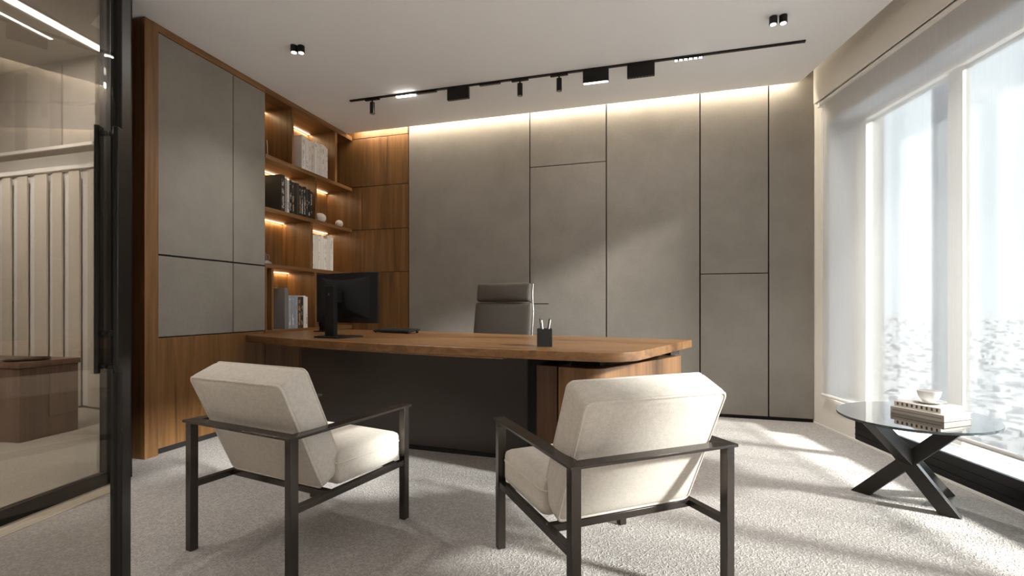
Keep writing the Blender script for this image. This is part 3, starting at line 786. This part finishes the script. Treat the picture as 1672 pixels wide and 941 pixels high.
for x0, x1, lab, lit in ((1.009,1.215,'black flat box light nearest the bookcase on the ceiling track',0),(2.229,2.440,'black flat box light with a bright lower edge on the track',1),(2.588,2.803,'black flat box light rightmost on the ceiling track',0)):
    P = ft((x0+x1)/2); L = (x1-x0)/2
    o = thing('ceiling_box_light', lab, 'light', (P.x,P.y,H-.0125), AT, 'flat box lights on the ceiling track')
    MB().box(-L,L,-.017,.017,-.108,0).build('housing', BMETAL, o, .002)
    if lit: MB().box(-L+.006,L-.006,-.011,.011,-.1105,-.1085).build('diffuser', LEDN, o)
    else:
        for k in range(8):
            xx = -L+.02+k*(2*L-.04)/7
            MB().cyl((xx,0,-.1082),(xx,0,-.110), .007, 12).build('lens', plain('dim_lens_b',(.25,.23,.2),.2) if k == 0 else bpy.data.materials['dim_lens_b'], o)
for x0, x1, lab, lit in ((.491,.690,'bright linear light bar near the bookcase end of the track',1),(.706,.90,'dim linear light bar beside the bright bar on the track',0),(1.314,1.507,'dark slotted linear bar in the left half of the track',0),(2.948,3.166,'lit slotted linear bar in the right half of the track',1)):
    P = ft((x0+x1)/2); L = (x1-x0)/2
    o = thing('ceiling_linear_light', lab, 'light', (P.x,P.y,H-.0125), AT, 'linear bars on the ceiling track')
    MB().box(-L,L,-.013,.013,-.012,0).build('housing', BMETAL, o, .001)
    if lit and x0 < 1: MB().box(-L+.003,L-.003,-.0135,.0135,-.018,-.0122).build('diffuser', LEDN, o)
    else:
        for k in range(6):
            xx = -L+.018+k*(2*L-.036)/5
            MB().box(xx-.011,xx+.011,-.010,.010,-.0145,-.0122).build('cell', LEDN if lit else bpy.data.materials['dim_lens_b'], o)
DL = []
for (ax, ay), (bx, by), lab in (((-1.652,3.665),(-1.600,3.672),'twin black ceiling downlight above the grey cabinet'),((1.782,3.30),(1.842,3.285),'twin black ceiling downlight near the window'),((-1.65,-.5),(-1.60,-.493),'added fill: twin black ceiling downlight behind the glass door leaf'),((1.55,-.5),(1.61,-.51),'added fill: twin black ceiling downlight at the rear near the window')):  # last two are added out of view as bounce fill
    o = thing('twin_downlight', lab, 'downlight', (ax,ay,H), 0, 'twin downlights on the ceiling')
    for x, y in ((0,0),(bx-ax,by-ay)):
        MB().cyl((x,y,-.0005),(x,y,-.052), .0255, 28).build('can', BMETAL, o, .002)
        MB().cyl((x,y,-.0525),(x,y,-.0545), .018, 24).build('lens', LAMP, o)
    DL.append(((ax+bx)/2,(ay+by)/2,H-.075))
# cove light along the top of the back wall
cl = thing('cove_light', 'warm light strip in the slot along the top of the back wall', 'light', (PL.x,PL.y,0), AB)
MB().box(.05, 4.60, -.075, -.055, H+.085, H+.095).build('diffuser', LEDC, cl)
MB().box(.05, 4.60, -.085, -.05, H+.0955, H+.10).build('profile', CREAM, cl)

# ------------------------------------------------------------------ outside
gm, nt, b = new_mat('haze_toned_ground')
v = coords(nt, (1,1,1)); n1 = noise(nt, v, .02, 6, .7)
nt.links.new(ramp(nt, n1, [(.35,(.50,.51,.52)),(.65,(.58,.575,.565))]), b.inputs['Base Color']); b.inputs['Roughness'].default_value = 1  # haze is put into the pale, low-contrast ground colour
struct('ground', MB().box(60, 9000, -6000, 9000, -121, -120), gm, label='hazy city ground far below', cat='ground')
m = MB(); rnd = random.Random(3)
for k in range(3000):
    d = 420*math.exp(rnd.random()*2.6); a = R(rnd.uniform(12,60))
    x, y = d*math.cos(a), d*math.sin(a)
    s = rnd.uniform(5,15)*(1+d/2500); hh = rnd.uniform(2,7)*(1+d/4000) 
    m.box(x-s/2, x+s/2, y-s*.4, y+s*.4, -120, -120+hh)
ct, nt, b = new_mat('haze_toned_buildings')
n1 = noise(nt, coords(nt,(1,1,1)), .03, 3, .7)
nt.links.new(ramp(nt, n1, [(.35,(.50,.51,.52)),(.65,(.62,.61,.60))]), b.inputs['Base Color'])  # pale tones carry the haze over the buildings
tag(m.build('city_buildings', ct, None, smooth=0), 'hazy pale city buildings far below outside the window', 'buildings', kind='stuff')

# ------------------------------------------------------------------ light
wd = bpy.data.worlds.new('sky'); bpy.context.scene.world = wd; wd.use_nodes = True
bg = wd.node_tree.nodes['Background']; bg.inputs[0].default_value = (.84,.93,1.0,1); bg.inputs[1].default_value = SKY = 2.0
def lamp(name, typ, loc, energy, col=(1,1,1), **kw):
    l = bpy.data.lights.new(name, typ); l.energy = energy; l.color = col
    for k, v in kw.items(): setattr(l, k, v)
    o = bpy.data.objects.new(name, l); C.objects.link(o); o.location = loc; return o
s = lamp('sun', 'SUN', (6,0,8), 9.2, (1,.98,.95), angle=R(5.5))
el = R(23); s.rotation_euler = Vector((-.883*math.cos(el), .47*math.cos(el), -math.sin(el))).to_track_quat('-Z','Y').to_euler()
# sky portal in the window opening
P = fr(2.12,.37)
po = lamp('window_portal', 'AREA', (P.x,P.y,1.37), 1, shape='RECTANGLE', size=3.75, size_y=2.5)
po.rotation_euler = Vector((-1,.068,0)).to_track_quat('-Z','Z').to_euler(); po.data.cycles.is_portal = True
# cove: lamp of the strip, washing the wall
P = fb(2.33,-.064)
a = lamp('cove_lamp', 'AREA', (P.x,P.y,H+.082), 9.5, (1,.89,.70), shape='RECTANGLE', size=4.5, size_y=.015)
a.rotation_euler = (R(0),0,AB)
for x0, x1, z in LS:
    P = fl((x0+x1)/2,-.325)
    a = lamp('shelf_lamp', 'AREA', (P.x,P.y,z-.010), 0.75*(x1-x0), (1,.72,.40), shape='RECTANGLE', size=x1-x0, size_y=.015); a.rotation_euler = (0,0,AL)
lamp('corridor_lamp', 'AREA', (-3.6,1.9,H-.02), 36, (1,.98,.95), shape='RECTANGLE', size=.08, size_y=3.0)
P = loc2(Vector((-4.17,4.88)), AB, -.9, -.70)
a = lamp('curtain_fill_lamp', 'AREA', (P.x,P.y,2.70), 26, (1,1,1), shape='RECTANGLE', size=2.4, size_y=.06); a.rotation_euler = (R(14),0,AB)  # unseen fill lamp added behind the bulkhead to brighten the strips
for (x, y, z), w in zip(DL, (20,60,170,250)): lamp('downlight_and_fill_lamp', 'SPOT', (x,y,z), w, (1,.985,.965), spot_size=R((76 if x > 0 else 112) if y > 0 else 84), spot_blend=.8, shadow_soft_size=.03)  # rear two are added fill, bouncing light up to the ceiling

for x, hz, w in ((.59,.034,1.0),(2.335,.126,1.8),(3.057,.03,1.2)):      # lamps of the lit track bars
    P = ft(x); a = lamp('track_lamp', 'AREA', (P.x,P.y,H-hz), w, (1,.97,.93), shape='RECTANGLE', size=.19, size_y=.022); a.rotation_euler = (0,0,AT)

# ------------------------------------------------------------------ camera and view
cam = bpy.data.cameras.new('camera'); co = bpy.data.objects.new('camera', cam); C.objects.link(co)
co.location = (0,0,1.05); co.rotation_euler = (R(90),0,0)
cam.sensor_width = 36; cam.lens = 790/1672*36; cam.shift_y = 28.5/1672; cam.clip_end = 20000; cam.clip_start = .02
S = bpy.context.scene; S.camera = co
S.view_settings.view_transform = 'Standard'; S.view_settings.look = 'None'; S.view_settings.gamma = 1
S.view_settings.use_curve_mapping = False; S.view_settings.exposure = 1.45
cy = S.cycles
cy.use_denoising = True; cy.max_bounces = 14; cy.diffuse_bounces = 8; cy.glossy_bounces = 6; cy.transmission_bounces = 8; cy.transparent_max_bounces = 16
cy.sample_clamp_indirect = 8; cy.caustics_reflective = False; cy.caustics_refractive = False
